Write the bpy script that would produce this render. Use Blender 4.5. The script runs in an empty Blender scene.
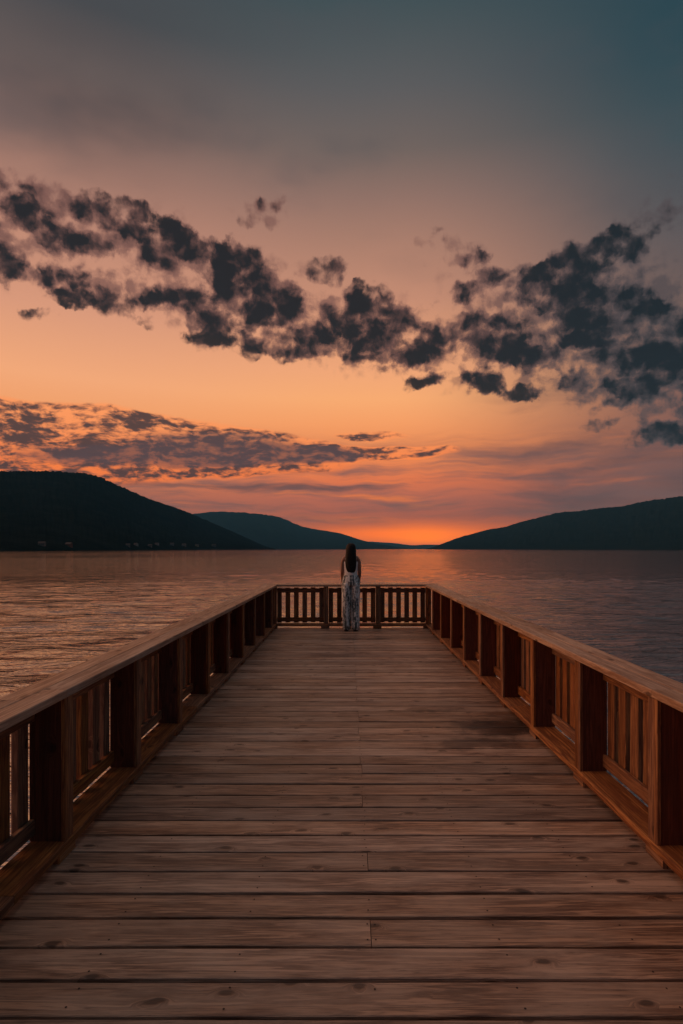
import bpy, bmesh, math, random
from mathutils import Vector, Matrix, noise as mnoise
from math import radians, sin, cos, pi, tan, atan

random.seed(7)
S = bpy.context.scene
C = S.collection

def lin(c):
    c = c / 255.0
    return c / 12.92 if c <= 0.04045 else ((c + 0.055) / 1.055) ** 2.4
def rgb(r, g, b, k=1.0):
    return (lin(r) * k, lin(g) * k, lin(b) * k, 1.0)

# ------------------------------------------------------------------ camera
FPX, VX, HY, CAMH = 569.0, 348.5, 549.0, 1.55
cd = bpy.data.cameras.new('camera')
cam = bpy.data.objects.new('camera', cd); C.objects.link(cam)
cam.location = (0, 0, CAMH); cam.rotation_euler = (radians(90), 0, 0)
cd.sensor_fit = 'VERTICAL'; cd.sensor_height = 36.0; cd.lens = 36.0 * FPX / 1024
cd.shift_x = -(VX - 341.5) / 1024; cd.shift_y = (HY - 512) / 1024
cd.clip_start = 0.05; cd.clip_end = 60000
S.camera = cam

# ------------------------------------------------------------------ view
S.view_settings.view_transform = 'Standard'; S.view_settings.look = 'None'
S.view_settings.exposure = 0.18; S.view_settings.gamma = 1.0
S.view_settings.use_curve_mapping = False

SUN_EL, SUN_AZ = radians(20), radians(-82)      # azimuth measured from +Y towards +X

# ------------------------------------------------------------------ node helpers
class NT:
    def __init__(s, tree): s.t = tree; s.n = tree.nodes; s.l = tree.links
    def new(s, typ, **kw):
        nd = s.n.new(typ)
        for k, v in kw.items(): setattr(nd, k, v)
        return nd
    def put(s, sock, v):
        if isinstance(v, bpy.types.NodeSocket): s.l.new(v, sock)
        else: sock.default_value = v
    def m(s, op, a, b=None, c=None, clamp=False):
        nd = s.new('ShaderNodeMath', operation=op); nd.use_clamp = clamp
        s.put(nd.inputs[0], a)
        if b is not None: s.put(nd.inputs[1], b)
        if c is not None: s.put(nd.inputs[2], c)
        return nd.outputs[0]
    def v(s, op, a, b=None):
        nd = s.new('ShaderNodeVectorMath', operation=op)
        s.put(nd.inputs[0], a)
        if b is not None: s.put(nd.inputs[1], b)
        return nd.outputs['Value'] if op in ('LENGTH', 'DOT_PRODUCT') else nd.outputs[0]
    def comb(s, x, y, z=0.0):
        nd = s.new('ShaderNodeCombineXYZ')
        for i, q in enumerate((x, y, z)): s.put(nd.inputs[i], q)
        return nd.outputs[0]
    def sep(s, v):
        nd = s.new('ShaderNodeSeparateXYZ'); s.put(nd.inputs[0], v); return nd.outputs
    def noise(s, vec, scale, detail=4, rough=0.55, dist=0.0, color=False, lac=2.0):
        nd = s.new('ShaderNodeTexNoise'); s.put(nd.inputs['Vector'], vec)
        nd.inputs['Scale'].default_value = scale; nd.inputs['Detail'].default_value = detail
        nd.inputs['Roughness'].default_value = rough; nd.inputs['Distortion'].default_value = dist
        nd.inputs['Lacunarity'].default_value = lac
        return nd.outputs['Color' if color else 0]
    def ss(s, x, lo, hi, a=0.0, b=1.0):
        nd = s.new('ShaderNodeMapRange', interpolation_type='SMOOTHSTEP')
        s.put(nd.inputs['Value'], x)
        for k, q in (('From Min', lo), ('From Max', hi), ('To Min', a), ('To Max', b)): s.put(nd.inputs[k], q)
        return nd.outputs[0]
    def mix(s, f, a, b, mode='MIX'):
        nd = s.new('ShaderNodeMix', data_type='RGBA', blend_type=mode)
        s.put(nd.inputs['Factor'], f); s.put(nd.inputs['A'], a) if False else None
        ins = [i for i in nd.inputs if i.type == 'RGBA']
        s.put(ins[0], a); s.put(ins[1], b)
        return [o for o in nd.outputs if o.type == 'RGBA'][0]
    def ramp(s, f, stops, interp='LINEAR'):
        nd = s.new('ShaderNodeValToRGB'); cr = nd.color_ramp; cr.interpolation = interp
        while len(cr.elements) > 1: cr.elements.remove(cr.elements[-1])
        cr.elements[0].position = stops[0][0]; cr.elements[0].color = stops[0][1]
        for p, c in stops[1:]:
            e = cr.elements.new(p); e.color = c
        s.put(nd.inputs[0], f); return nd.outputs[0]

# ------------------------------------------------------------------ world (dusk sky with clouds, by direction)
W = bpy.data.worlds.new('World'); S.world = W; W.use_nodes = True
W.cycles.sampling_method = 'MANUAL'; W.cycles.sample_map_resolution = 512
W.node_tree.nodes.clear()
w = NT(W.node_tree)
tc = w.new('ShaderNodeTexCoord')
dx, dy, dz = w.sep(tc.outputs['Generated'])
az = w.m('DEGREES', w.m('ARCTAN2', dx, dy))
el = w.m('DEGREES', w.m('ARCSINE', dz))
def skyramp(stops):
    return w.ramp(w.m('DIVIDE', el, 90.0, clamp=True), [(e / 90.0, rgb(*c)) for e, c in stops], 'B_SPLINE' if False else 'LINEAR')
left = skyramp([(0, (172, 94, 70)), (5, (182, 102, 74)), (8.6, (224, 130, 78)), (12.8, (236, 156, 102)), (15.2, (236, 163, 115)),
                (20.8, (208, 146, 116)), (28, (174, 125, 106)), (33, (140, 107, 96)), (37, (102, 88, 84)), (41, (66, 68, 71)), (60, (58, 70, 76)), (90, (60, 70, 75))])
cen = skyramp([(0, (205, 108, 76)), (2.9, (184, 96, 70)), (4.9, (184, 100, 76)), (6.9, (222, 114, 68)), (9.9, (238, 138, 78)),
               (14.7, (242, 166, 108)), (17.5, (232, 160, 114)), (23.6, (190, 134, 108)), (31.5, (138, 107, 96)), (35, (106, 93, 88)),
               (39, (86, 85, 86)), (44, (60, 74, 78)), (60, (50, 68, 75)), (90, (60, 70, 75))])
right = skyramp([(0, (122, 74, 66)), (5, (110, 76, 70)), (8.6, (122, 82, 72)), (14, (128, 90, 80)), (19, (108, 86, 80)),
                 (26, (84, 80, 82)), (32, (58, 73, 79)), (38, (38, 64, 73)), (60, (34, 56, 64)), (90, (58, 68, 73))])
back = skyramp([(0, (14, 50, 64)), (15, (14, 56, 72)), (40, (30, 62, 78)), (90, (60, 72, 78))])
glowL = skyramp([(0, (225, 110, 60)), (12, (250, 150, 95)), (30, (220, 140, 110)), (55, (110, 95, 92)), (90, (60, 70, 75))])
base = w.mix(w.ss(az, -26.0, 2.0), left, cen)
base = w.mix(w.ss(az, 4.0, 33.0), base, right)
base = w.mix(w.ss(az, -42.0, -62.0), base, glowL)
aabs = w.m('ABSOLUTE', az)
base = w.mix(w.ss(az, -100.0, -140.0), base, back)
base = w.mix(w.ss(az, 42.0, 75.0), base, back)
P = w.comb(az, el, 0.0)                                # degrees
# soft large veil variation, upper sky smudges
v1 = w.noise(w.v('MULTIPLY', P, (0.05, 0.11, 0)), 1.0, 4, 0.5)
veil = w.m('MULTIPLY', w.ss(v1, 0.50, 0.72), w.ss(el, 20.0, 36.0, 0.0, 0.45))
base = w.mix(veil, base, rgb(74, 74, 78))
sm = w.m('EXPONENT', w.m('MULTIPLY', w.v('DOT_PRODUCT', w.v('MULTIPLY', w.v('ADD', P, (24.0, -36.5, 0)), (.11, .22, 0)), w.v('MULTIPLY', w.v('ADD', P, (24.0, -36.5, 0)), (.11, .22, 0))), -1.0))
base = w.mix(w.m('MULTIPLY', sm, w.ss(v1, 0.3, 0.65, 0.2, 0.75)), base, rgb(70, 64, 66))
# horizontal stratus streaks low in the sky
warp0 = w.v('MULTIPLY', w.v('SUBTRACT', w.noise(P, 0.12, 3, 0.5, color=True), (0.5, 0.5, 0.5)), (5.0, 2.2, 0))
Pw0 = w.v('ADD', P, warp0)
st = w.noise(w.v('MULTIPLY', Pw0, (0.055, 0.62, 0)), 1.0, 6, 0.6)
stf = w.m('MULTIPLY', w.ss(st, 0.40, 0.66), w.m('MULTIPLY', w.ss(el, 12.5, 8.0), w.ss(el, 0.0, 2.0, 0.55, 0.85)))
base = w.mix(stf, base, rgb(116, 84, 80))
st2 = w.noise(w.v('ADD', w.v('MULTIPLY', Pw0, (0.07, 0.85, 0)), (9.0, 3.0, 0)), 1.0, 5, 0.55)
st2f = w.m('MULTIPLY', w.ss(st2, 0.54, 0.72), w.m('MULTIPLY', w.ss(el, 12.0, 9.0), w.ss(el, 1.0, 5.0, 0.2, 0.8)))
base = w.mix(w.m('MULTIPLY', st2f, w.ss(az, 12.0, -2.0, 0.25, 1.0)), base, rgb(252, 128, 50))
# right side wide mauve veil
rv = w.noise(w.v('ADD', w.v('MULTIPLY', Pw0, (0.06, 0.30, 0)), (3.0, 8.0, 0)), 1.0, 6, 0.58)
rvf = w.m('MULTIPLY', w.ss(rv, 0.42, 0.66), w.m('MULTIPLY', w.ss(az, 8.0, 22.0, 0.0, 0.75), w.ss(el, 17.0, 12.0)))
base = w.mix(rvf, base, rgb(92, 70, 70))
# glow just above the horizon
def gauss(ca, ce, sa, se):
    d = w.v('LENGTH', w.v('MULTIPLY', w.v('SUBTRACT', P, (ca, ce, 0)), (1 / sa, 1 / se, 0)))
    return w.m('EXPONENT', w.m('MULTIPLY', w.m('MULTIPLY', d, d), -1.0))
base = w.mix(w.m('MULTIPLY', gauss(6.0, 1.5, 11.0, 0.95), 1.0, clamp=True), base, rgb(255, 112, 8, 1.8))
base = w.mix(w.m('MULTIPLY', gauss(7.8, 1.1, 3.2, 0.9), 0.85, clamp=True), base, rgb(255, 118, 6, 2.0))
base = w.mix(w.m('MULTIPLY', gauss(7.5, 0.0, 14.0, 0.5), 0.7, clamp=True), base, rgb(196, 100, 72))

def pxdir(x, y):
    t = (x - VX) / FPX
    return math.degrees(atan(t)), math.degrees(atan((HY - y) / FPX / math.sqrt(1 + t * t)))
GROW = 1.0
def field(blobs, PP):
    acc = None
    for x, y, rx, ry, a in blobs:
        ca, ce = pxdir(x, y)
        k = 57.3 / FPX
        kx = k * cos(radians(ca)) ** 2; ky = k * cos(radians(ce)) ** 1.6
        ix, iy = 1 / (rx * kx * GROW), 1 / (ry * ky * GROW)
        q = w.new('ShaderNodeVectorMath', operation='MULTIPLY_ADD')
        w.put(q.inputs[0], PP); q.inputs[1].default_value = (ix, iy, 0); q.inputs[2].default_value = (-ca * ix, -ce * iy, 0)
        f = w.m('MULTIPLY_ADD', w.v('DOT_PRODUCT', q.outputs[0], q.outputs[0]), -a, a, clamp=True)   # a*(1-d*d)
        acc = f if acc is None else w.m('ADD', acc, f)
    return acc
# lower left altocumulus sheet (fine cells, orange gaps)
nA0 = w.noise(w.v('MULTIPLY', Pw0, (0.22, 0.70, 0)), 1.0, 3, 0.5)
nA = w.m('ADD', w.m('MULTIPLY', w.noise(w.v('MULTIPLY', Pw0, (0.8, 2.0, 0)), 1.0, 7, 0.60), 0.8), w.m('MULTIPLY', nA0, 0.62))
sheet = field([(60, 455, 200, 26, 1.0), (200, 462, 180, 16, .9), (40, 432, 130, 24, 1.0), (150, 440, 120, 24, 1.0), (240, 450, 110, 20, 1.0), (330, 455, 90, 10, .8), (400, 454, 60, 8, .8),
               (60, 412, 110, 12, .7), (-150, 430, 200, 40, 1.0), (370, 436, 40, 6, .5)], Pw0)
sa = w.m('ADD', w.m('MULTIPLY', w.m('MINIMUM', sheet, 0.55), 0.62), w.m('MULTIPLY', w.m('SUBTRACT', nA, 0.735), 1.8))
glowcol = w.mix(w.ss(el, 12.5, 6.0), rgb(250, 146, 84), rgb(250, 120, 48))
base = w.mix(w.m('MULTIPLY', w.ss(sheet, 0.0, 0.35), 0.75), base, glowcol)
base = w.mix(w.m('MULTIPLY', w.ss(sa, 0.04, 0.42), w.ss(sheet, 0.02, 0.3, 0.0, 0.93)), base, w.mix(w.ss(sa, 0.12, 0.5), rgb(112, 70, 60), rgb(48, 46, 51)))
bandf = field([(210, 447, 140, 16, .9), (290, 456, 110, 12, .9), (120, 458, 170, 12, 1), (260, 457, 130, 12, 1), (60, 478, 160, 7, .7), (290, 488, 160, 6, .7)], Pw0)
base = w.mix(w.m('MULTIPLY', w.ss(w.m('ADD', bandf, w.m('MULTIPLY', w.m('SUBTRACT', st, 0.5), 1.6)), 0.25, 1.0), 0.75), base, rgb(84, 64, 66))
# dark cumulus belt
wn = w.v('SUBTRACT', w.noise(P, 0.42, 5, 0.62, color=True), (0.5, 0.5, 0.5))
Pw = w.v('ADD', P, w.v('MULTIPLY', wn, (3.4, 2.8, 0)))
core = [
 (0,262,24,18,1),(12,190,40,16,.45),(45,200,40,14,.35),(27,214,22,13,.8),(62,238,28,16,1),(100,247,26,14,.8),(112,211,44,18,.85),(140,225,40,20,.8),(164,245,36,28,1.1),
 (198,246,26,16,.7),(45,277,17,10,.85),(77,276,17,12,.85),(70,299,24,10,.95),(40,314,22,6,.7),(112,303,34,15,.85),(158,300,18,11,.9),(145,322,20,6,.5),(190,300,24,14,.85),
 (236,276,40,28,1.1),(275,308,34,26,1.2),(225,320,38,26,1.0),(205,340,24,12,.7),(245,345,24,14,.8),(300,346,30,18,.9),(236,248,30,13,.55),(325,270,22,16,.7),
 (252,222,17,10,.45),(273,207,14,8,.4),(335,325,26,20,.9),(364,300,28,18,1.1),(378,325,42,24,1.15),(418,345,34,22,1.1),(350,352,26,14,.7),(425,381,24,9,.9),(385,362,30,12,.6),
 (478,256,20,10,.65),(495,276,24,12,.65),(468,293,20,10,.65),(435,236,14,9,.4),(436,262,12,6,.35),(488,331,46,20,1.15),(505,352,32,17,.9),(536,358,28,15,1.0),
 (478,377,24,10,.85),(490,388,24,9,.8),(523,395,24,9,1.0),(576,375,26,14,.85),(598,350,26,12,.5),(545,286,36,22,1.2),(576,262,36,22,1.2),(626,240,34,20,1.15),(560,300,24,20,.8),(605,318,52,26,1.1),
 (655,322,36,20,1.0),(640,350,44,20,.9),(655,376,48,22,.95),(618,395,36,14,.75),(662,434,52,12,.8),(610,425,40,6,.4),(700,345,36,30,1),(665,215,18,12,.35),(645,268,18,6,.35),
 (700,400,50,14,.7),(590,285,36,20,.8),(570,330,34,18,.6),(630,300,30,16,.6),(675,350,30,18,.6),(760,330,80,40,1.0),(830,380,100,40,1.0),(-60,230,70,40,1.0),(-120,280,80,40,.8)]
GROW = 1.14
cf = field(core, Pw)
GROW = 1.0
belt = field([(20, 195, 70, 30, .7), (40, 240, 110, 60, 1), (150, 265, 130, 65, 1), (260, 305, 110, 60, 1), (360, 335, 110, 50, 1), (480, 345, 110, 60, 1),
              (585, 320, 100, 95, 1), (660, 360, 110, 100, 1), (480, 275, 50, 40, .8), (262, 212, 40, 22, .7), (436, 248, 40, 26, .6), (660, 205, 40, 30, .7)], Pw)
def lumps(off, scale, detail):
    vo = w.new('ShaderNodeTexVoronoi', feature='SMOOTH_F1', voronoi_dimensions='2D')
    w.put(vo.inputs['Vector'], w.v('ADD', w.v('MULTIPLY', w.v('ADD', P, w.v('MULTIPLY', wn, (1.6, 1.4, 0))), (1.0, 1.35, 0)), off))
    vo.inputs['Scale'].default_value = scale; vo.inputs['Smoothness'].default_value = 0.35
    return vo.outputs['Distance']
lp = lumps((0, 0, 0), 0.36, 0)
lp2 = lumps((4.3, 7.7, 0), 0.85, 0)
lump = w.m('ADD', w.m('MULTIPLY', w.m('SUBTRACT', 0.44, lp), 0.85), w.m('MULTIPLY', w.m('SUBTRACT', 0.40, lp2), 0.42))
fine = w.noise(w.v('ADD', P, w.v('MULTIPLY', wn, (1.2, 1.2, 0))), 0.85, 7, 0.62)
tex = w.m('ADD', lump, w.m('MULTIPLY', w.m('SUBTRACT', fine, 0.5), 1.5))
thin = w.m('ADD', w.m('MULTIPLY', w.m('MINIMUM', belt, 0.9), 0.42), w.m('ADD', w.m('MULTIPLY', tex, 0.9), w.m('SUBTRACT', w.m('MULTIPLY', w.m('MINIMUM', cf, 0.8), 0.5), 0.17)))
wisp = w.m('MULTIPLY', w.ss(belt, 0.05, 0.8), w.ss(thin, -0.02, 0.5))
base = w.mix(w.m('MULTIPLY', wisp, 0.78), base, w.mix(w.ss(az, 5.0, 28.0), rgb(112, 76, 70), rgb(76, 68, 70)))
den = w.m('ADD', w.m('MULTIPLY', w.m('SUBTRACT', w.m('MINIMUM', cf, 0.85), 0.24), 1.05), tex)
edgec = w.mix(w.ss(az, 5.0, 30.0), rgb(104, 72, 66), rgb(74, 67, 69))
corec = w.mix(w.ss(az, 2.0, 30.0), rgb(27, 29, 32), rgb(25, 32, 37))
big = w.noise(w.v('ADD', P, w.v('MULTIPLY', wn, (2, 2, 0))), 0.33, 4, 0.6)
ccol = w.mix(w.ss(w.m('ADD', den, w.m('MULTIPLY', w.m('SUBTRACT', big, 0.5), 1.3)), 0.05, 0.85), edgec, corec)
base = w.mix(w.m('MULTIPLY', w.ss(den, -0.10, 0.62), w.ss(cf, 0.02, 0.25, 0.0, 0.97)), base, ccol)

# unseen sky overhead, given added brightness to put more light on the deck
base = w.mix(w.ss(el, 50.0, 78.0), base, rgb(144, 116, 102))
base = w.v('SCALE', base, None) if False else base
ovh = w.m('MULTIPLY', w.m('ADD', 1.0, w.m('MULTIPLY', w.m('MULTIPLY', w.ss(az, -45.0, -70.0), w.ss(az, -140.0, -110.0)), 0.5)), w.m('MULTIPLY', w.ss(el, 50.0, 80.0, 1.0, 1.85), w.ss(el, 16.0, 0.0, 1.05, 1.18)))
nish = w.new('ShaderNodeTexSky', sky_type='NISHITA', sun_disc=False)
nish.sun_elevation = SUN_EL; nish.sun_rotation = SUN_AZ
bg1 = w.new('ShaderNodeBackground'); w.put(bg1.inputs['Color'], base); w.put(bg1.inputs['Strength'], ovh)
bg2 = w.new('ShaderNodeBackground'); w.put(bg2.inputs['Color'], nish.outputs[0]); bg2.inputs['Strength'].default_value = 0.0008
addn = w.new('ShaderNodeAddShader'); w.l.new(bg1.outputs[0], addn.inputs[0]); w.l.new(bg2.outputs[0], addn.inputs[1])
wo = w.new('ShaderNodeOutputWorld'); w.l.new(addn.outputs[0], wo.inputs['Surface'])

# ------------------------------------------------------------------ sun (low, soft, from the left)
sd = bpy.data.lights.new('sun', 'SUN'); so = bpy.data.objects.new('sun', sd); C.objects.link(so)
sd.energy = 0.45; sd.angle = radians(40); sd.color = (1.0, 0.55, 0.28)
sdir = Vector((sin(SUN_AZ) * cos(SUN_EL), cos(SUN_AZ) * cos(SUN_EL), sin(SUN_EL)))
so.rotation_euler = (-sdir).to_track_quat('-Z', 'Y').to_euler()

# ------------------------------------------------------------------ materials
def newmat(name):
    m = bpy.data.materials.new(name); m.use_nodes = True; m.node_tree.nodes.clear()
    t = NT(m.node_tree)
    b = t.new('ShaderNodeBsdfPrincipled'); o = t.new('ShaderNodeOutputMaterial')
    t.l.new(b.outputs[0], o.inputs['Surface'])
    return m, t, b

def wood(name, light, dark, grey=None, greyamt=0.0, rough=0.6, tint=0.35, knots=1.0, stain=None, spec=0.5, bump=0.35):
    m, t, b = newmat(name)
    uv = t.new('ShaderNodeUVMap', uv_map='grain').outputs[0]
    oi = t.new('ShaderNodeObjectInfo')
    at = t.new('ShaderNodeAttribute', attribute_name='board').outputs['Fac']
    r = t.m('FRACT', t.m('ADD', at, t.m('MULTIPLY', oi.outputs['Random'], 3.7)))
    off = t.m('MULTIPLY', oi.outputs['Random'], 31.0)
    u, v_, _ = t.sep(uv)
    p = t.comb(t.m('ADD', u, off), t.m('ADD', v_, t.m('MULTIPLY', off, 0.37)), 0.0)
    # knots bend the grain
    kc = t.v('MULTIPLY', p, (4.2, 8.5, 0))
    vo = t.new('ShaderNodeTexVoronoi', feature='F1', distance='EUCLIDEAN', voronoi_dimensions='2D')
    t.put(vo.inputs['Vector'], t.v('ADD', kc, t.v('MULTIPLY', t.noise(kc, 1.2, 3, color=True), (.35, .35, 0))))
    vo.inputs['Scale'].default_value = 1.0; vo.inputs['Randomness'].default_value = 1.0
    kd = vo.outputs['Distance']
    kr = t.sep(vo.outputs['Color'])[0]                # random size / presence
    ksel = t.ss(kr, 0.74, 0.80)
    ks = t.m('MULTIPLY', ksel, t.ss(kd, 0.15, 0.07))
    halo = t.m('MULTIPLY', ksel, t.ss(kd, 0.30, 0.08))
    gv = t.comb(t.m('MULTIPLY', u, 1.3), t.m('ADD', t.m('MULTIPLY', v_, 26.0), t.m('MULTIPLY', halo, 0.9)), t.m('ADD', off, t.m('MULTIPLY', at, 50.0)))
    g1 = t.noise(gv, 1.0, 5, 0.6, 0.6)
    gf = t.noise(t.v('MULTIPLY', gv, (6.0, 4.5, 1.0)), 1.0, 4, 0.65)
    ring = t.m('SINE', t.m('MULTIPLY', g1, 34.0))
    blot = t.noise(t.v('MULTIPLY', p, (1.6, 5.0, 0)), 1.0, 5, 0.6)
    fac = t.m('ADD', t.m('MULTIPLY', g1, 0.55), t.m('ADD', t.m('MULTIPLY', ring, 0.10), t.m('MULTIPLY', gf, 0.35)))
    col = t.mix(t.ss(fac, 0.32, 0.68), dark, light)
    if grey:
        col = t.mix(t.m('MULTIPLY', t.ss(blot, 0.35, 0.65), greyamt), col, grey)
    col = t.mix(t.m('MULTIPLY', halo, 0.38 * knots), col, dark)
    col = t.mix(t.m('MULTIPLY', ks, 0.8 * knots), col, (dark[0] * .25, dark[1] * .25, dark[2] * .25, 1))
    crack = t.m('MULTIPLY', t.ss(gf, 0.40, 0.30), 0.6)
    col = t.mix(crack, col, (dark[0] * .4, dark[1] * .4, dark[2] * .4, 1))
    val = t.m('ADD', 1.0 - tint, t.m('MULTIPLY', r, 2 * tint))
    val = t.m('MULTIPLY', val, t.ss(blot, 0.2, 0.8, 0.8, 1.18))
    hs = t.new('ShaderNodeHueSaturation'); t.put(hs.inputs['Color'], col); t.put(hs.inputs['Value'], val)
    t.put(hs.inputs['Saturation'], t.m('ADD', 0.85, t.m('MULTIPLY', t.m('FRACT', t.m('MULTIPLY', r, 7.3)), 0.3)))
    col = hs.outputs[0]
    roughv = t.m('ADD', rough, t.m('MULTIPLY', t.m('SUBTRACT', blot, 0.5), 0.3))
    if stain:
        pos = t.new('ShaderNodeNewGeometry').outputs['Position']
        px_, py_, _ = t.sep(pos)
        pw = t.v('ADD', t.comb(px_, py_, 0), t.v('MULTIPLY', t.v('SUBTRACT', t.noise(pos, 5.0, 5, 0.65, color=True), (.5, .5, .5)), (0.9, 0.5, 0)))
        acc = None
        for sx, sy, rx, ry, a in stain:
            d = t.v('LENGTH', t.v('MULTIPLY', t.v('SUBTRACT', pw, (sx, sy, 0)), (1 / rx, 1 / ry, 0)))
            f = t.m('MULTIPLY', t.ss(d, 1.0, 0.35), a)
            acc = f if acc is None else t.m('MAXIMUM', acc, f)
        gen = t.m('MULTIPLY', t.ss(t.noise(t.v('MULTIPLY', pos, (1.1, 1.7, 0)), 1.0, 6, 0.62), 0.60, 0.76), 0.40)
        acc = t.m('MAXIMUM', acc, gen)
        col = t.mix(acc, col, (0.035, 0.022, 0.018, 1))
        roughv = t.m('SUBTRACT', roughv, t.m('MULTIPLY', acc, 0.12))
    t.put(b.inputs['Base Color'], col); t.put(b.inputs['Roughness'], roughv)
    b.inputs['Specular IOR Level'].default_value = spec
    bp = t.new('ShaderNodeBump'); bp.inputs['Strength'].default_value = bump; bp.inputs['Distance'].default_value = 0.004
    h = t.m('SUBTRACT', t.m('ADD', fac, t.m('MULTIPLY', gf, 0.6)), t.m('MULTIPLY', ks, 0.5))
    t.put(bp.inputs['Height'], h); t.l.new(bp.outputs[0], b.inputs['Normal'])
    return m

STAINS = [(1.30, 4.95, .55, .34, .9), (1.05, 4.55, .5, .18, .7), (0.75, 5.45, .26, .12, .75), (-0.3, 8.3, .5, .2, .6), (-1.0, 6.4, .25, .12, .6),
          (-0.55, 6.0, .3, .1, .45), (0.25, 9.8, .8, .16, .45), (-.8, 9.3, .5, .14, .5), (.9, 8.1, .4, .12, .4), (0.35, 3.2, .3, .08, .4)]
M_deck = wood('weathered_deck_wood', (0.54, 0.36, 0.255, 1), (0.15, 0.088, 0.060, 1), (0.42, 0.335, 0.27, 1), 0.55, 0.44, 0.30, 1.0, STAINS, 0.8, 0.8)
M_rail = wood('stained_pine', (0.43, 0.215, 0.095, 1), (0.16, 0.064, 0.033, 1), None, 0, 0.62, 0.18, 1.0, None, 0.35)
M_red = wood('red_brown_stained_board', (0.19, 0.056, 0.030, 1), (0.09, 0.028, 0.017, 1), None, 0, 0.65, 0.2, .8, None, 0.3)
M_hand = wood('handrail_pine', (0.58, 0.40, 0.28, 1), (0.28, 0.16, 0.10, 1), (0.46, 0.37, 0.30, 1), 0.45, 0.55, 0.12, 1.0, None, 0.4)

def plain(name, c, rough=0.7, spec=0.4, var=0.25, scale=8.0):
    m, t, b = newmat(name)
    pos = t.new('ShaderNodeTexCoord').outputs['Object']
    n = t.noise(pos, scale, 4)
    col = t.mix(t.ss(n, 0.3, 0.7), (c[0] * (1 - var), c[1] * (1 - var), c[2] * (1 - var), 1), (c[0] * (1 + var), c[1] * (1 + var), c[2] * (1 + var), 1))
    t.put(b.inputs['Base Color'], col); b.inputs['Roughness'].default_value = rough
    b.inputs['Specular IOR Level'].default_value = spec
    return m

# ------------------------------------------------------------------ object helpers
def tag(o, label=None, cat=None, group=None, kind=None):
    if label: o['label'] = label
    if cat: o['category'] = cat
    if group: o['group'] = group
    if kind: o['kind'] = kind
    return o
def thing(name, loc, label, cat, group=None, rz=0):
    o = bpy.data.objects.new(name, None); C.objects.link(o); o.location = loc; o.rotation_euler = (0, 0, rz)
    o.empty_display_size = 0.2
    return tag(o, label, cat, group)
def mesh_obj(name, bm, mat, parent=None, smooth=False, loc=(0, 0, 0)):
    me = bpy.data.meshes.new(name); bm.normal_update(); bm.to_mesh(me); bm.free()
    if mat: me.materials.append(mat)
    if smooth:
        for p in me.polygons: p.use_smooth = True
    o = bpy.data.objects.new(name, me); C.objects.link(o); o.parent = parent; o.location = loc
    return o
def newbm():
    bm = bmesh.new(); bm.loops.layers.uv.new('grain'); bm.faces.layers.float.new('board'); return bm
def board(bm, o, L, Wd, T, ch=0.004, rnd=None, warp=0.0, segs=1):
    """chamfered board: o is one lower corner, L W T the edge vectors (length, width, thickness)"""
    uvl = bm.loops.layers.uv['grain']; bl = bm.faces.layers.float['board']
    o, L, Wd, T = map(Vector, (o, L, Wd, T)); ll, lw, lt = L.length, Wd.length, T.length
    if rnd is None: rnd = random.random()
    ou, ov = rnd * 37.0, (rnd * 91.7) % 13.0
    c = min(ch, lw * .3, lt * .3); wv, tv = Wd / lw, T / lt
    prof = [(c, 0), (lw - c, 0), (lw, c), (lw, lt - c), (lw - c, lt), (c, lt), (0, lt - c), (0, c)]
    per = [0]
    for i in range(8):
        a, b2 = prof[i], prof[(i + 1) % 8]; per.append(per[-1] + math.hypot(a[0] - b2[0], a[1] - b2[1]))
    rings = []
    for s in range(segs + 1):
        f = s / segs; q = o + L * f + tv * (warp * math.sin(f * pi * 1.7 + rnd * 9))
        rings.append([bm.verts.new(q + wv * a + tv * b2) for a, b2 in prof])
    flip = L.cross(Wd).dot(T) < 0
    def face(vs, uvs):
        if flip: vs = vs[::-1]; uvs = uvs[::-1]
        fc = bm.faces.new(vs); fc[bl] = rnd
        for lp, q in zip(fc.loops, uvs): lp[uvl].uv = (q[0] + ou, q[1] + ov)
    for s in range(segs):
        u0, u1 = ll * s / segs, ll * (s + 1) / segs
        for i in range(8):
            j = (i + 1) % 8
            face([rings[s][j], rings[s][i], rings[s + 1][i], rings[s + 1][j]][::-1] if False else [rings[s][i], rings[s + 1][i], rings[s + 1][j], rings[s][j]][::-1],
                 [(u0, per[i]), (u1, per[i]), (u1, per[i + 1]), (u0, per[i + 1])][::-1])
    face(rings[0][::-1], [(b2 * .3, a) for a, b2 in prof][::-1])
    face(rings[-1], [(ll + b2 * .3, a) for a, b2 in prof])

# ------------------------------------------------------------------ WATER
WZ = -1.25
m, t, b = newmat('lake_water')
pos = t.new('ShaderNodeNewGeometry').outputs['Position']
wp = t.v('ADD', pos, t.v('MULTIPLY', t.noise(pos, 0.25, 2, color=True), (2.0, 2.0, 0)))
n1 = t.noise(t.v('MULTIPLY', wp, (0.75, 1.9, 1.0)), 1.0, 4, 0.55, 0.4)
n2 = t.noise(t.v('MULTIPLY', wp, (2.2, 4.4, 1.0)), 1.0, 3, 0.55, 0.3)
n3 = t.noise(t.v('MULTIPLY', pos, (0.06, 0.13, 1.0)), 1.0, 3, 0.5)
px_, py_, _ = t.sep(pos)
patch = t.noise(t.v('MULTIPLY', pos, (0.010, 0.022, 1.0)), 1.0, 4, 0.6)
calm = t.ss(patch, 0.36, 0.62, 0.65, 1.25)
h = t.m('ADD', t.m('MULTIPLY', n1, t.ss(py_, 15.0, 90.0, 0.12, 0.24)), t.m('ADD', t.m('MULTIPLY', n2, 0.018), t.m('MULTIPLY', n3, 0.20)))
bp = t.new('ShaderNodeBump'); t.put(bp.inputs['Strength'], t.m('MULTIPLY', calm, 0.52)); bp.inputs['Distance'].default_value = 1.0
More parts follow.
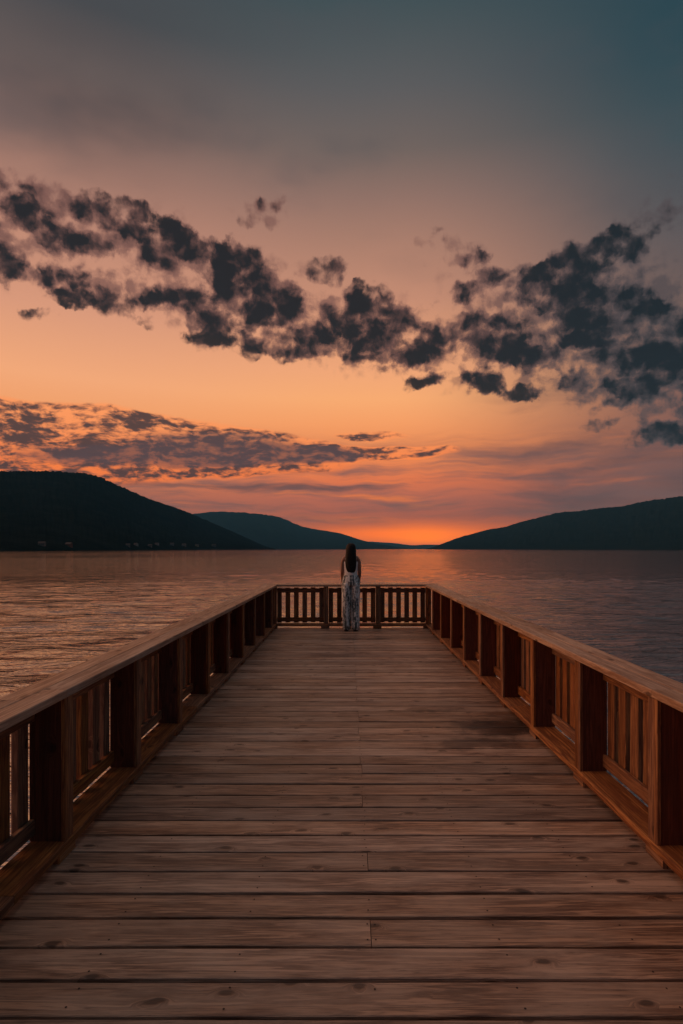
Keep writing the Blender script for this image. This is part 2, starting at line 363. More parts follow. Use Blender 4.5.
t.put(bp.inputs['Height'], h); t.l.new(bp.outputs[0], b.inputs['Normal'])
b.inputs['Base Color'].default_value = (0.010, 0.016, 0.020, 1)
b.inputs['Roughness'].default_value = 0.05; b.inputs['IOR'].default_value = 5.5
M_water = m
def axis_pts(a, b, st, lo, hi, g):
    p = [a + st * k for k in range(int((b - a) / st) + 1)]
    d = st; x = p[-1]
    while x < hi: d *= g; x += d; p.append(x)
    d = st; x = p[0]; q = []
    while x > lo: d *= g; x -= d; q.append(x)
    return q[::-1] + p
xs = axis_pts(-30, 30, 0.26, -30000, 30000, 1.10); ys = axis_pts(2, 46, 0.125, -3000, 30000, 1.07)
def wave(x, y):
    d = math.hypot(x, y)
    if d > 220: return 0.0
    n_ = mnoise.noise
    wx = x + 1.2 * n_(Vector((x * .13, y * .2, 5))); wy = y + .9 * n_(Vector((x * .17, y * .25, 9)))
    h = 1.5 * (.050 * n_(Vector((wx * .22, wy * .55, 0))) + .060 * (0.5 - abs(n_(Vector((wx * .34 + 7, wy * 1.45, 3))))) + .022 * n_(Vector((wx * .9, wy * 2.0, 1))))
    f = 1.0 if d < 40 else max(0.0, 1 - (d - 40) / 140)
    return h * f * (0.75 + .5 * n_(Vector((x * .03, y * .05, 2))))
g = [[bm_v for bm_v in ()] for _ in ys]
bm = bmesh.new()
g = [[bm.verts.new((x, y, WZ + wave(x, y))) for x in xs] for y in ys]
for j in range(len(ys) - 1):
    for i in range(len(xs) - 1): bm.faces.new((g[j][i], g[j][i + 1], g[j + 1][i + 1], g[j + 1][i]))
tag(mesh_obj('water', bm, M_water), 'calm fjord water with small ripples reflecting the orange sunset', kind='structure')
for p in bpy.data.objects['water'].data.polygons: p.use_smooth = True
bm = bmesh.new()
bmesh.ops.create_grid(bm, x_segments=2, y_segments=2, size=30500, matrix=Matrix.Translation((0, 0, -9)))
tag(mesh_obj('lake_bed', bm, plain('lake_bed_mud', (0.05, 0.045, 0.04))), kind='structure')

# ------------------------------------------------------------------ HILLS
m, t, b = newmat('forested_hillside')
pos = t.new('ShaderNodeNewGeometry').outputs['Position']
n = t.noise(pos, 0.012, 6, 0.65); nf = t.noise(pos, 0.08, 3, 0.6)
col = t.mix(t.ss(n, 0.35, 0.7), (0.006, 0.010, 0.011, 1), (0.013, 0.019, 0.020, 1))
col = t.mix(t.m('MULTIPLY', t.ss(nf, 0.45, 0.65), 0.5), col, (0.014, 0.02, 0.016, 1))
t.put(b.inputs['Base Color'], col); b.inputs['Roughness'].default_value = 1.0; b.inputs['Specular IOR Level'].default_value = 0.0
M_hill = m
def interp(tab, x):
    if x <= tab[0][0]: return tab[0][1]
    for (a, p), (c, q) in zip(tab, tab[1:]):
        if x <= c:
            f = (x - a) / (c - a); return p + (q - p) * f
    return tab[-1][1]
def smoothtab(tab, x, r):
    return sum(interp(tab, x + r * k / 3) for k in range(-3, 4)) / 7
def hill(name, x0, x1, sky, shore, depth, step, rows=26, seed=0, rough=1.0, label=None, pw=0.8):
    """terrain strip: slope rising from the shore to a ridge, then falling behind; columns are bearings"""
    bm = bmesh.new(); cols = []
    n = int((x1 - x0) / step)
    for i in range(n + 1):
        x = x0 + (x1 - x0) * i / n
        tt = (x - VX) / FPX
        Ys = smoothtab(shore, x, 10); D = interp(depth, x); E = max(0.0, (HY - smoothtab(sky, x, 5)) / FPX)
        col = []
        for k in range(rows + 10):
            f = k / rows
            Y = Ys + D * f
            if f <= 1: e = E * f ** pw
            else: e = E * max(0, 1 - (f - 1) ** 1.3 * 2.6)
            z = e * Y + (CAMH - WZ) * 0 + WZ + (CAMH - WZ) * min(1, f * 1.0) * (1 if E > 0 else 0)
            jit = mnoise.fractal(Vector((tt * Y * .006 + seed, Y * .006, 0)), 0.9, 2.0, 5)
            fine = mnoise.noise(Vector((x * 0.9 + seed, k * 2.3, 0))) * 2.2 + 2.0 * mnoise.noise(Vector((x * 0.21 + seed, k * .5, 0)))
            amp = Y * 0.0016 * rough * (E * 8 if E < .12 else 1)
            z += (jit * 3.5 * (math.sin(min(f, 1) * pi) + 0.12) + fine * 0.6) * amp * min(1, f * 6)
            if k == 0: z = WZ - 3
            if k == 1: z = max(z, WZ + 1.2)
            if E <= 0: z = WZ - 3
            col.append(bm.verts.new((tt * Y, Y, z)))
        cols.append(col)
    for a, c in zip(cols, cols[1:]):
        for k in range(len(a) - 1): bm.faces.new((a[k], c[k], c[k + 1], a[k + 1]))
    return tag(mesh_obj(name, bm, M_hill, smooth=True), label, kind='structure')
SKY_L = [(-600, 475), (-300, 455), (-120, 468), (0, 471), (50, 471), (85, 473), (100, 477), (115, 484), (150, 499), (185, 511), (215, 524), (245, 537), (262, 545), (270, 548), (278, 549.5), (284, 550)]
SHORE_L = [(-600, 330), (-300, 400), (0, 620), (60, 760), (120, 1050), (180, 1500), (240, 2100), (268, 2500), (284, 2700)]
hillL = hill('hillside', -600, 284, SKY_L, SHORE_L, [(-600, 900), (0, 1500), (200, 1800), (284, 500)], 1.0, seed=3, label='large dark forested hill sloping down from the left')
hill('hillside', 150, 430, [(150, 520), (200, 513), (215, 511.5), (235, 512), (262, 514), (275, 516), (285, 519), (300, 526), (320, 530), (340, 533), (355, 538), (368, 542), (385, 545), (405, 548), (412, 549.5), (430, 550)],
     [(150, 5200), (430, 6800)], [(150, 3500), (330, 3500), (430, 1500)], 2.0, seed=11, label='hazy blue hill beyond the left headland')
hill('hillside', 360, 470, [(360, 541), (395, 543), (412, 545.5), (425, 544.5), (445, 545), (470, 546)], [(360, 12500), (470, 12500)], [(360, 2500), (470, 2500)], 2.0, seed=19, label='faint low ridge at the far end of the fjord')
hill('hillside', 414, 1300, [(414, 551), (424, 549.5), (432, 547.6), (440, 544.5), (460, 537), (490, 529), (505, 527), (520, 522), (545, 516), (560, 512), (580, 511), (600, 508), (625, 506), (640, 502), (660, 499), (683, 496), (800, 480), (1000, 470), (1300, 480)],
     [(424, 4600), (500, 3900), (683, 2900), (1000, 1800), (1300, 1200)], [(424, 800), (500, 2000), (1300, 1600)], 1.0, seed=27, label='long dark hill rising to the right beyond the water')

# ------------------------------------------------------------------ PIER
DY0, DY1 = -3.0, 11.20
DXL, DXR = -1.66, 1.76
pier = thing('pier', (0, 0, 0), 'weathered brown plank pier running straight out over the water', 'pier')
bm = newbm()
y = DY1; k = 0
widths = []
nails = bmesh.new()
joists = [-1.5, -0.95, -0.42, 0.09, 0.60, 1.12, 1.62]
while y > DY0:
    wd = 0.153 + random.uniform(-.006, .006); gap = random.choice([.012, .014, .016, .018, .022])
    z = -0.045 + random.uniform(-.001, .001)
    y0 = y - wd
    jo = k % 7 in (0, 3) or (random.random() < .15); br = random.random()
    xl, xr = DXL + random.uniform(-.008, .008), DXR + random.uniform(-.008, .008)
    if jo:
        xj = random.choice([0.085, 0.09, 0.095])
        board(bm, (xl, y0, z), (xj - .0015 - xl, 0, 0), (0, wd, 0), (0, 0, .045), .003, rnd=br, warp=.0015, segs=6)
        board(bm, (xj + .0015, y0 + random.uniform(-.002, .002), z + random.uniform(-.002, .002)), (xr - xj - .0015, 0, 0), (0, wd, 0), (0, 0, .045), .003, rnd=(br + random.uniform(-.12, .12)) % 1, warp=.0015, segs=6)
    else:
        board(bm, (xl, y0, z), (xr - xl, 0, 0), (0, wd, 0), (0, 0, .045), .003, warp=.0015, segs=8)
    for jx in joists:
        offs = (-.016, .016) if (jo and abs(jx - .09) < .01) else (0,)
        for of in offs:
            for fy in (.22, .78):
                if random.random() < .06: continue
                c = Vector((jx + of + random.uniform(-.006, .006), y0 + wd * fy + random.uniform(-.006, .006), z + .0462))
                vs = [nails.verts.new(c + Vector((cos(a) * .0042, sin(a) * .0042, 0))) for a in [i * pi / 4 for i in range(8)]]
                nails.faces.new(vs)
    y = y0 - gap; k += 1
mesh_obj('decking', bm, M_deck, pier)
nl = mesh_obj('nail_heads', nails, plain('rusty_iron', (0.03, 0.018, 0.014), .6), pier); nl['kind'] = 'stuff'
bm = newbm()
for i, jx in enumerate(joists):
    board(bm, (jx - .024, DY0, -.25), (0, DY1 - DY0 - .03, 0), (.048, 0, 0), (0, 0, .2), .003)
mesh_obj('joists', bm, M_red, pier)
bm = newbm(); board(bm, (DXL, DY1 + .003, -.26), (DXR - DXL, 0, 0), (0, .045, 0), (0, 0, .25)); mesh_obj('end_board', bm, M_red, pier)
def pile_mesh():
    bm = newbm(); uvl = bm.loops.layers.uv['grain']; rings = []
    for z, r in ((-8.9, .13), (-4, .125), (-1.2, .12), (-.252, .115)):
        rings.append([bm.verts.new((r * cos(a), r * sin(a), z)) for a in [j * pi / 8 for j in range(16)]])
    for a, c in zip(rings, rings[1:]):
        for j in range(16):
            fc = bm.faces.new((a[j], a[(j + 1) % 16], c[(j + 1) % 16], c[j]))
            for lp in fc.loops: lp[uvl].uv = (lp.vert.co.z, j * .05)
    bm.faces.new(rings[-1]); return bm
p0 = mesh_obj('pile', pile_mesh(), M_red, pier, True, (-1.5, 10.9, 0))
for yy in (10.9, 7.9, 4.9, 1.9, -1.1):
    for xx in (-1.5, 1.62):
        if (xx, yy) == (-1.5, 10.9): continue
        c = p0.copy(); C.objects.link(c); c.parent = pier; c.location = (xx, yy, 0)

# ------------------------------------------------------------------ RAILINGS
Z_BB, Z_BT = 0.044, 0.087                # base rail
Z_HB, Z_HT = 0.818, 0.858                # handrail
PT, PD = 0.092, 0.182                    # post thickness along the rail, depth across it
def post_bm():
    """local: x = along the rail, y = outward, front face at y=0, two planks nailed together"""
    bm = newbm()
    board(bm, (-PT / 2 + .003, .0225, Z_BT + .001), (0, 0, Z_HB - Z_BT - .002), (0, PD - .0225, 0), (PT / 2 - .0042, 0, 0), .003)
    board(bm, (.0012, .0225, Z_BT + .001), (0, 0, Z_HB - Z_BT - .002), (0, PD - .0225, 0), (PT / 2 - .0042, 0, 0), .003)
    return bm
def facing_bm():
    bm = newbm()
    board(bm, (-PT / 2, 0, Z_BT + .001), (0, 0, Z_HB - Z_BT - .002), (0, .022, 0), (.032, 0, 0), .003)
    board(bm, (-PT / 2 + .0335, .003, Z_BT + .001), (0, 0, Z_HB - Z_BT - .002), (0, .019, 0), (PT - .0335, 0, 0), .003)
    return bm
def panel_bms(length):
    sl = newbm()
    n = max(2, round((length + .062) / .155)); sw = .092; gap = (length - n * sw) / (n - 1)
    for i in range(n):
        board(sl, (-length / 2 + i * (sw + gap) + (.0015 if i == 0 else 0), .1815, .090 + random.uniform(0, .012)), (0, 0, .690 + random.uniform(-.006, .006)), (sw - (.003 if i in (0, n - 1) else 0), 0, 0), (0, .036, 0), .003)
    out = [sl]
    for z, hh in ((.120, .080), (.690, .082)):
        r = newbm(); board(r, (-length / 2 + .0015, .151, z), (length - .003, 0, 0), (0, 0, hh), (0, .0295, 0), .004); out.append(r)
    return out
post_proto = {}
panel_proto = {}
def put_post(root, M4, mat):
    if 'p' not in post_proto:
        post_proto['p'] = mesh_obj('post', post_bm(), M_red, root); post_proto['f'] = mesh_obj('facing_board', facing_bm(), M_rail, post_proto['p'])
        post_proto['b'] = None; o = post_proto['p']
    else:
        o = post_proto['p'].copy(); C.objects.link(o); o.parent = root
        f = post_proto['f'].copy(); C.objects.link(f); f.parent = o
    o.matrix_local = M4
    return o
def put_block(root, M4):
    if 'k' not in post_proto:
        bm = newbm(); board(bm, (-.095, .002, .001), (.16, 0, 0), (0, .14, 0), (0, 0, Z_BB - .002), .003)
        o = post_proto['k'] = mesh_obj('spacer_block', bm, M_rail, root)
    else:
        o = post_proto['k'].copy(); C.objects.link(o); o.parent = root
    o.matrix_local = M4
def put_panel(root, M4, length):
    key = round(length, 3)
    if key not in panel_proto:
        sl, r1, r2 = panel_bms(length)
        o = mesh_obj('slat_panel', sl, M_red if False else M_rail, root)
        a = mesh_obj('panel_rail', r1, M_rail, o); c = mesh_obj('panel_rail', r2, M_rail, o)
        panel_proto[key] = (o, a, c)
    else:
        o0, a, c = panel_proto[key]
        o = o0.copy(); C.objects.link(o); o.parent = root
        for q in (a, c):
            d = q.copy(); C.objects.link(d); d.parent = o
    o.matrix_local = M4
def frame(org, along, out):
    a, u = Vector(along), Vector(out)
    return Matrix(((a.x, u.x, 0, org[0]), (a.y, u.y, 0, org[1]), (0, 0, 1, 0), (0, 0, 0, 1)))
def long_boards(bm, o, L, Wd, T, lens, gapw=.002, n=1, ch=.004):
    """n boards side by side, each made of butt-jointed lengths"""
    L = Vector(L); ln = L.length; lv = L / ln; Wd = Vector(Wd); wv = Wd / Wd.length; w1 = (Wd.length - (n - 1) * gapw) / n
    for j in range(n):
        s = 0; q = j
        while s < ln - .01:
            seg = lens[q % len(lens)] * (0.55 if (s == 0 and j == 1) else 1); q += 1
            e = min(ln, s + seg)
            if ln - e < .35: e = ln
            board(bm, Vector(o) + lv * s + wv * (j * (w1 + gapw)) + Vector((0, 0, random.uniform(-.0012, .0012))), lv * (e - s - .002), wv * w1, T, ch)
            s = e
YEND = 11.08                              # front face of the end posts
def side_railing(X, sgn, centers, label, hx):
    root = thing('wooden_railing', (X, 5.5, 0), label, 'railing', 'railings round the pier')
    inv = Matrix.Translation((-X, -5.5, 0))
    def rel(M4): return inv @ M4
    for yc in centers:
        M4 = rel(frame((X, yc), (0, 1, 0), (sgn, 0, 0)))
        put_post(root, M4, None); put_block(root, M4)
    cs = sorted(centers)
    for a, c in zip(cs, cs[1:]):
        put_panel(root, rel(frame((X, (a + c) / 2), (0, 1, 0), (sgn, 0, 0))), c - a - PT)
    ln = YEND - cs[-1] - PT / 2
    put_panel(root, rel(frame((X, cs[-1] + PT / 2 + ln / 2), (0, 1, 0), (sgn, 0, 0))), ln)
    y0 = -1.2
    bm = newbm()
    long_boards(bm, (-.006 * sgn, y0 - 5.5, Z_BB), (0, YEND - .005 - y0, 0), (sgn * .184, 0, 0), (0, 0, Z_BT - Z_BB), [3.6, 2.9, 4.1], n=1)
    mesh_obj('base_rail', bm, M_rail, root)
    bm = newbm()
    long_boards(bm, (hx[0] - X, y0 - 5.5, Z_HB), (0, YEND - .032 - y0, 0), (hx[1] - hx[0], 0, 0), (0, 0, Z_HT - Z_HB), [2.35, 1.65, 2.9, 2.1], n=2)
    mesh_obj('handrail', bm, M_hand, root)
    return root
XL, XR = -1.415, 1.52
side_railing(XL, -1, [10.60 - .964 * i for i in range(12)], 'stained wooden slat railing along the left side of the pier', (-1.385, -1.625))
side_railing(XR, 1, [10.345 - .937 * i for i in range(12)], 'orange lit wooden slat railing along the right side of the pier', (1.49, 1.725))
root = thing('wooden_railing', (0, YEND, 0), 'dark short slat railing across the far end of the pier in front of the woman', 'railing', 'railings round the pier')
ex = [-1.46, -.441, .579, 1.565]
for i, x in enumerate(ex):
    M4 = frame((x, 0), (1, 0, 0), (0, 1, 0)); put_post(root, M4, None); put_block(root, M4)
for a, c in zip(ex, ex[1:]):
    put_panel(root, frame(((a + c) / 2, 0), (1, 0, 0), (0, 1, 0)), c - a - PT)
bm = newbm(); board(bm, (-1.57, -.003, Z_BB), (3.245, 0, 0), (0, .18, 0), (0, 0, Z_BT - Z_BB)); mesh_obj('base_rail', bm, M_rail, root)
bm = newbm(); long_boards(bm, (-1.627, -.03, Z_HB), (3.354, 0, 0), (0, .245, 0), (0, 0, Z_HT - Z_HB), [2.0, 3.0], n=2); mesh_obj('handrail', bm, M_hand, root)

# ------------------------------------------------------------------ WOMAN
def bake(o):
    dg = bpy.context.evaluated_depsgraph_get(); dg.update()
    me = bpy.data.meshes.new_from_object(o.evaluated_get(dg)); o.modifiers.clear()
    old = o.data; o.data = me; me.name = o.name
    return o
def skin(name, verts, edges, radii, mat, parent, root_i=0, sub=2):
    me = bpy.data.meshes.new(name); me.from_pydata([Vector(v) for v in verts], edges, []); 
    o = bpy.data.objects.new(name, me); C.objects.link(o)
    md = o.modifiers.new('s', 'SKIN'); 
    if not me.skin_vertices: 
        bpy.context.view_layer.objects.active = o
    for i, r in enumerate(radii):
        r = r if isinstance(r, tuple) else (r, r)
        me.skin_vertices[0].data[i].radius = r; me.skin_vertices[0].data[i].use_root = (i == root_i)
    md.use_smooth_shade = True
    sm = o.modifiers.new('u', 'SUBSURF'); sm.levels = sub; sm.render_levels = sub
    bake(o); o.data.materials.clear(); o.data.materials.append(mat)
    for p in o.data.polygons: p.use_smooth = True
    o.parent = parent
    return o
def loft(rings, n=24, cap=True, uvs=True):
    """rings: (cx, cy, cz, rx, ry[, wobble])"""
    bm = bmesh.new(); uvl = bm.loops.layers.uv.new('wrap'); R = []
    for q in rings:
        cx, cy, cz, rx, ry = q[:5]; wb = q[5] if len(q) > 5 else 0
        R.append([bm.verts.new((cx + rx * cos(a) * (1 + wb * sin(5 * a + cz * 9)), cy + ry * sin(a) * (1 + wb * sin(4 * a + cz * 13)), cz)) for a in [2 * pi * i / n for i in range(n)]])
    for k, (a, c) in enumerate(zip(R, R[1:])):
        for i in range(n):
            j = (i + 1) % n
            f = bm.faces.new((a[i], a[j], c[j], c[i]))
            for lp, (uu, vv) in zip(f.loops, ((i, k), (i + 1, k), (i + 1, k + 1), (i, k + 1))): lp[uvl].uv = (uu / n, vv)
    if cap: bm.faces.new(R[0][::-1]); bm.faces.new(R[-1])
    bmesh.ops.recalc_face_normals(bm, faces=bm.faces)
    return bm
woman = thing('person', (0.045, 10.76, 0), 'woman with long dark hair in white top and striped trousers looking over the water', 'person')
M_skin = plain('skin', (0.30, 0.15, 0.10), .5, .4, .06)
M_hair = None
m, t, b = newmat('dark_hair')
pos = t.new('ShaderNodeTexCoord').outputs['Object']
n = t.noise(t.v('MULTIPLY', pos, (90, 90, 5)), 1.0, 3)
t.put(b.inputs['Base Color'], t.mix(n, (0.004, 0.004, 0.004, 1), (0.014, 0.011, 0.010, 1))); b.inputs['Roughness'].default_value = .6; b.inputs['Specular IOR Level'].default_value = .25
bp = t.new('ShaderNodeBump'); bp.inputs['Strength'].default_value = .6; bp.inputs['Distance'].default_value = .01; t.put(bp.inputs['Height'], n); t.l.new(bp.outputs[0], b.inputs['Normal'])
M_hair = m
m, t, b = newmat('striped_trouser_cloth')
pos = t.new('ShaderNodeTexCoord').outputs['Object']
n1_ = t.noise(t.v('MULTIPLY', pos, (42, 42, 2.6)), 1.0, 2, .5)
n2_ = t.noise(t.v('MULTIPLY', pos, (30, 30, 24)), 1.0, 3, .6)
t.put(b.inputs['Base Color'], t.mix(t.ss(t.m('ADD', t.m('MULTIPLY', n1_, .6), t.m('MULTIPLY', n2_, .4)), .44, .56), (0.07, 0.10, 0.11, 1), (0.78, 0.82, 0.82, 1)))
b.inputs['Roughness'].default_value = .9
M_trs = m
woman.scale = (1.0, 1.0, 1.02)
M_top = plain('white_cotton', (0.84, 0.84, 0.83), .85, .3, .04)
M_shoe = plain('dark_shoe_leather', (0.02, 0.03, 0.045), .5)
# body: one skinned surface with neck, head, arms, legs
vs = [(0, 0, .93), (0, .01, 1.05), (0, 0, 1.18), (0, 0, 1.31), (0, 0, 1.40), (0, .012, 1.455), (0, .02, 1.53), (0, .015, 1.585),
      (-.085, 0, .88), (-.085, .01, .50), (-.085, -.005, .09), (-.085, .05, .035), (-.088, .13, .03),
      (.085, 0, .88), (.085, .01, .50), (.085, -.005, .09), (.085, .05, .035), (.088, .13, .03)]
ed = [(0, 1), (1, 2), (2, 3), (3, 4), (4, 5), (5, 6), (6, 7), (0, 8), (8, 9), (9, 10), (10, 11), (11, 12), (0, 13), (13, 14), (14, 15), (15, 16), (16, 17)]
rd = [(.13, .10), (.105, .08), (.12, .085), (.11, .075), (.042, .045), (.055, .06), (.078, .095), (.062, .075),
      (.085, .085), (.055, .055), (.034, .036), (.036, .03), (.032, .02), (.085, .085), (.055, .055), (.034, .036), (.036, .03), (.032, .02)]
for s in (-1, 1):
    k = len(vs)
    vs += [(s * .115, -.005, 1.345), (s * .150, -.012, 1.305), (s * .165, -.01, 1.09), (s * .162, .12, .975), (s * .158, .245, .90), (s * .158, .285, .888)]
    ed += [(3, k), (k, k + 1), (k + 1, k + 2), (k + 2, k + 3), (k + 3, k + 4), (k + 4, k + 5)]
    rd += [(.045, .045), (.040, .042), (.034, .036), (.030, .032), (.023, .020), (.036, .016)]
    for fi, (ox, ln) in enumerate(((-.027, .062), (-.009, .075), (.009, .070), (.026, .055))):
        q = len(vs); x0 = s * .158 + ox * -s * -1
        vs += [(x0, .315, .886), (x0, .315 + ln * .55, .884), (x0, .315 + ln, .872)]
        ed += [(k + 5, q), (q, q + 1), (q + 1, q + 2)]; rd += [.0095, .0085, .0075]
    q = len(vs)
    vs += [(s * .158 - s * .038, .275, .884), (s * .158 - s * .058, .300, .880)]
    ed += [(k + 5, q), (q, q + 1)]; rd += [.011, .009]
body = skin('body', vs, ed, rd, M_skin, woman)
# face details joined into the body mesh
bm = bmesh.new(); bm.from_mesh(body.data)
def ball(bm, c, r, sc=(1, 1, 1)):
    bmesh.ops.create_uvsphere(bm, u_segments=12, v_segments=8, radius=r, matrix=Matrix.Translation(c) @ Matrix.Diagonal((*sc, 1)))
ball(bm, (0, .112, 1.515), .013, (.8, 1.1, 1.6)); ball(bm, (0, .100, 1.478), .018, (1.3, .6, .4))
for s in (-1, 1): ball(bm, (s * .076, .015, 1.52), .02, (.35, .7, 1.3))
bm.to_mesh(body.data); bm.free()
for p in body.data.polygons: p.use_smooth = True
for s in (-1, 1):
    bm = bmesh.new(); ball(bm, (s * .03, .098, 1.54), .011, (1.3, .6, .8)); mesh_obj('eye', bm, plain('eye_white', (.5, .5, .5)), woman, True)
# hair: cap plus long fall down the back
bm = loft([(0, .005, 1.630, .018, .02), (0, .002, 1.622, .048, .055), (0, -.005, 1.600, .078, .088, .01), (0, -.012, 1.56, .094, .098, .015), (0, -.028, 1.50, .098, .086, .02),
           (0, -.045, 1.44, .098, .072, .03), (0, -.062, 1.38, .104, .058, .04), (.002, -.078, 1.32, .108, .045, .06), (.004, -.088, 1.25, .105, .036, .08),
           (.004, -.092, 1.18, .096, .032, .10), (.006, -.090, 1.12, .078, .026, .14), (.010, -.086, 1.075, .045, .016, .2)], 28)
o = mesh_obj('hair', bm, M_hair, woman, True); sm = o.modifiers.new('u', 'SUBSURF'); sm.levels = 1; sm.render_levels = 1; bake(o)
bm = loft([(0, .004, 1.005, .134, .104, .01), (0, .002, 1.06, .126, .100, .015), (0, .002, 1.14, .132, .104, .01), (0, .004, 1.22, .142, .108, .01), (0, .002, 1.27, .150, .098), (0, 0, 1.285, .146, .094)], 32)
for s in (-1, 1):                                    # shoulder straps
    pts = [(s * .085, -.088, 1.28), (s * .085, -.082, 1.35), (s * .082, -.035, 1.395), (s * .082, .03, 1.392), (s * .08, .082, 1.34), (s * .08, .09, 1.28)]
    for a, c in zip(pts, pts[1:]):
        a, c = Vector(a), Vector(c); bm.faces.new([bm.verts.new(a + Vector((-.018, 0, 0))), bm.verts.new(a + Vector((.018, 0, 0))), bm.verts.new(c + Vector((.018, 0, 0))), bm.verts.new(c + Vector((-.018, 0, 0)))])
mesh_obj('tank_top', bm, M_top, woman, True)
# trousers: hips, then two loose legs, one mesh
bm = loft([(0, .004, .845, .170, .122, .01), (0, .0, .90, .172, .128, .01), (0, .0, .96, .160, .118, .01), (0, .0, 1.01, .142, .110), (0, .002, 1.035, .137, .107)], 32)
def addloft(bm, rings, n):
    b2 = loft(rings, n); me = bpy.data.meshes.new('tmp'); b2.to_mesh(me); b2.free(); bm.from_mesh(me); bpy.data.meshes.remove(me)
for s in (-1, 1):
    addloft(bm, [(s * .084 + .004, -.012 - .01 * s, .035, .078, .092, .09), (s * .083 + .004, -.006 - .01 * s, .12, .078, .088, .06), (s * .082, .0, .30, .080, .086, .05), (s * .083, .004, .50, .083, .092, .04),
                 (s * .086, .002, .70, .088, .108, .02), (s * .082, .0, .84, .090, .120), (s * .08, .0, .90, .082, .115)], 28)
mesh_obj('trousers', bm, M_trs, woman, True)
for s in (-1, 1):
    bm = loft([(s * .088, .045, 0.002, .042, .125), (s * .088, .045, .03, .045, .128), (s * .088, .03, .055, .040, .10), (s * .088, .0, .075, .036, .05)], 20)
    mesh_obj('shoe', bm, M_shoe, woman, True)

# ------------------------------------------------------------------ far shore houses and trees
M_wallp = [plain('painted_wall_white', (.17, .18, .18)), plain('painted_wall_grey', (.12, .13, .13)), plain('painted_wall_red', (.15, .05, .035)), plain('painted_wall_ochre', (.3, .24, .14))]
M_roof = plain('slate_roof', (.05, .05, .055)); M_win = plain('window_glass', (.02, .03, .04), .1, .5)
def boxm(bm, x0, x1, y0, y1, z0, z1):
    vs = [bm.verts.new(p) for p in [(x0, y0, z0), (x1, y0, z0), (x1, y1, z0), (x0, y1, z0), (x0, y0, z1), (x1, y0, z1), (x1, y1, z1), (x0, y1, z1)]]
    for f in ((0, 3, 2, 1), (4, 5, 6, 7), (0, 1, 5, 4), (1, 2, 6, 5), (2, 3, 7, 6), (3, 0, 4, 7)): bm.faces.new([vs[i] for i in f])
from mathutils.bvhtree import BVHTree
bvh = BVHTree.FromPolygons([v.co.copy() for v in hillL.data.vertices], [tuple(p.vertices) for p in hillL.data.polygons])
def house(x, y, Y, wd, mi, label, rz):
    t_ = (x - VX) / FPX
    hit = bvh.ray_cast(Vector((0, 0, CAMH)), Vector((t_, 1, (HY - y) / FPX)).normalized())[0]
    if hit is None: hit = Vector((t_ * Y, Y, CAMH + (HY - y) / FPX * Y))
    Y = hit.y; z = hit.z - .3; wd = max(8, 3.3 * Y / FPX * wd / 12)
    r = thing('house', (t_ * Y, Y, z), label, 'house', 'houses along the left shore', rz)
    ht = wd * .42; dp = wd * .7
    bm = bmesh.new(); boxm(bm, -wd / 2, wd / 2, -dp / 2, dp / 2, -6, ht)
    a = [bm.verts.new(p) for p in [(-wd / 2, -dp / 2, ht), (-wd / 2, dp / 2, ht), (-wd / 2, 0, ht + dp * .38)]]; bm.faces.new(a)
    a = [bm.verts.new(p) for p in [(wd / 2, -dp / 2, ht), (wd / 2, dp / 2, ht), (wd / 2, 0, ht + dp * .38)]]; bm.faces.new(a)
    mesh_obj('wall', bm, M_wallp[mi], r)
    bm = bmesh.new(); e = .5
    for s in (-1, 1):
        q = [(-wd / 2 - e, s * (dp / 2 + e), ht - .35), (wd / 2 + e, s * (dp / 2 + e), ht - .35), (wd / 2 + e, 0, ht + dp * .38 + .1), (-wd / 2 - e, 0, ht + dp * .38 + .1)]
        lo = [bm.verts.new(p) for p in q]; hi = [bm.verts.new((p[0], p[1], p[2] + .3)) for p in q]
        bm.faces.new(lo); bm.faces.new(hi[::-1])
        for i in range(4): bm.faces.new((lo[i], lo[(i + 1) % 4], hi[(i + 1) % 4], hi[i]))
    bmesh.ops.recalc_face_normals(bm, faces=bm.faces)
    rf = mesh_obj('roof', bm, M_roof, r)
    for k in range(3):
        bm = bmesh.new(); xx = wd * (-.3 + .3 * k); boxm(bm, xx - .55, xx + .55, -dp / 2 - .04, -dp / 2 + .05, ht * .35, ht * .8); mesh_obj('window', bm, M_win, r)
hs = [(42, 545.5, 900, 9, 1, 'tiny grey house farthest left on the dark shore under the big hill'),
      (69, 546, 1000, 8, 2, 'tiny dull red house second from the left on the dark shore'),
      (128, 546.2, 1350, 10, 1, 'tiny grey house near the middle of the left shore, first of the right hand cluster'),
      (136, 545.5, 1500, 11, 0, 'tiny white house second in the cluster on the left shore'),
      (150, 546.6, 1480, 12, 1, 'wide grey house low by the water in the middle of the shore cluster'),
      (157, 545, 1700, 12, 0, 'pale house set higher up in the middle of the shore cluster'),
      (172, 545.2, 1750, 13, 0, 'pale house fifth in the cluster on the left shore'),
      (184, 546.0, 1800, 13, 0, 'white house near the right end of the shore cluster'),
      (197, 546.4, 1950, 12, 3, 'ochre house second last before the headland'),
      (214, 546.6, 2200, 14, 1, 'grey house last towards the headland')]
for x, y, Y, wd, mi, lb in hs: house(x, y, Y, wd, mi, lb, random.uniform(-.5, .5))

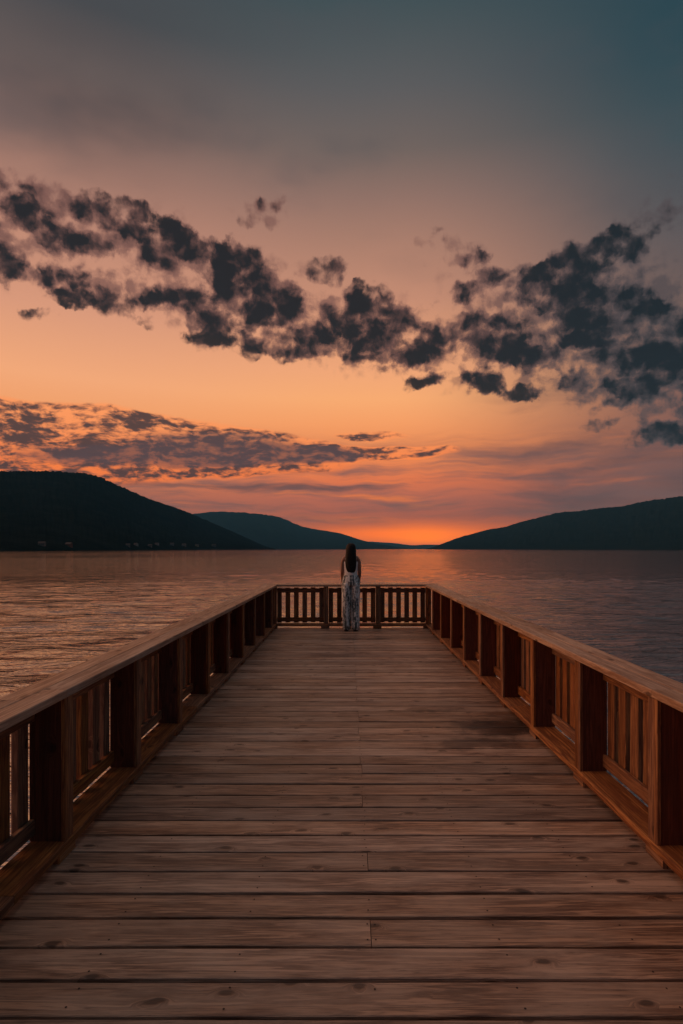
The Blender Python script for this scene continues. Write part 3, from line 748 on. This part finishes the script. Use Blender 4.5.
M_leaf = plain('conifer_foliage', (.03, .045, .03), .9, .1, .4, .5); M_bark = plain('bark', (.08, .055, .04))
def pine(x, Y, h, label):
    t_ = (x - VX) / FPX
    r = thing('pine_tree', (t_ * Y, Y, WZ + .8), label, 'tree', 'trees on the headland tip')
    bm = bmesh.new()
    for k in range(420):
        f = random.random() ** .7; zz = h * (.16 + .84 * f); rr = h * .24 * (1.05 - f) * random.uniform(.35, 1.1); a = random.uniform(0, 2 * pi)
        c = Vector((rr * cos(a), rr * sin(a), zz)); s = h * .045
        v1 = Vector((random.uniform(-1, 1), random.uniform(-1, 1), random.uniform(-.4, .4))) * s; v2 = Vector((random.uniform(-1, 1), random.uniform(-1, 1), random.uniform(-1, .4))) * s
        bm.faces.new([bm.verts.new(c), bm.verts.new(c + v1), bm.verts.new(c + v2)])
    mesh_obj('crown', bm, M_leaf, r)
    bm = loft([(0, 0, -3, h * .022, h * .022), (0, 0, h * .4, h * .015, h * .015), (0, 0, h * .96, h * .003, h * .003)], 8)
    mesh_obj('trunk', bm, M_bark, r)
for x, Y, h, lb in [(264, 2420, 16, 'leftmost dark conifer on the tip of the left headland'), (268, 2450, 19, 'dark conifer second from the left on the headland tip'),
                    (272, 2480, 14, 'low dark conifer in the middle of the headland tip'), (277, 2500, 15, 'dark conifer near the water at the headland tip'),
                    (281, 2560, 9, 'smallest and rightmost conifer on the headland tip')]:
    pine(x, Y, h, lb)

# ------------------------------------------------------------------ haze
bm = bmesh.new(); boxm(bm, -16000, 16000, -2500, 17000, -10.5, 640)
hz = tag(mesh_obj('haze', bm, None), kind='stuff')
m = bpy.data.materials.new('thin_blue_haze'); m.use_nodes = True; m.node_tree.nodes.clear(); t = NT(m.node_tree)
pv = t.new('ShaderNodeVolumePrincipled'); pv.inputs['Color'].default_value = (0.15, 0.60, 1.0, 1); pv.inputs['Density'].default_value = 5.2e-5
pv.inputs['Anisotropy'].default_value = 0.0
o = t.new('ShaderNodeOutputMaterial'); t.l.new(pv.outputs[0], o.inputs['Volume'])
hz.data.materials.append(m)
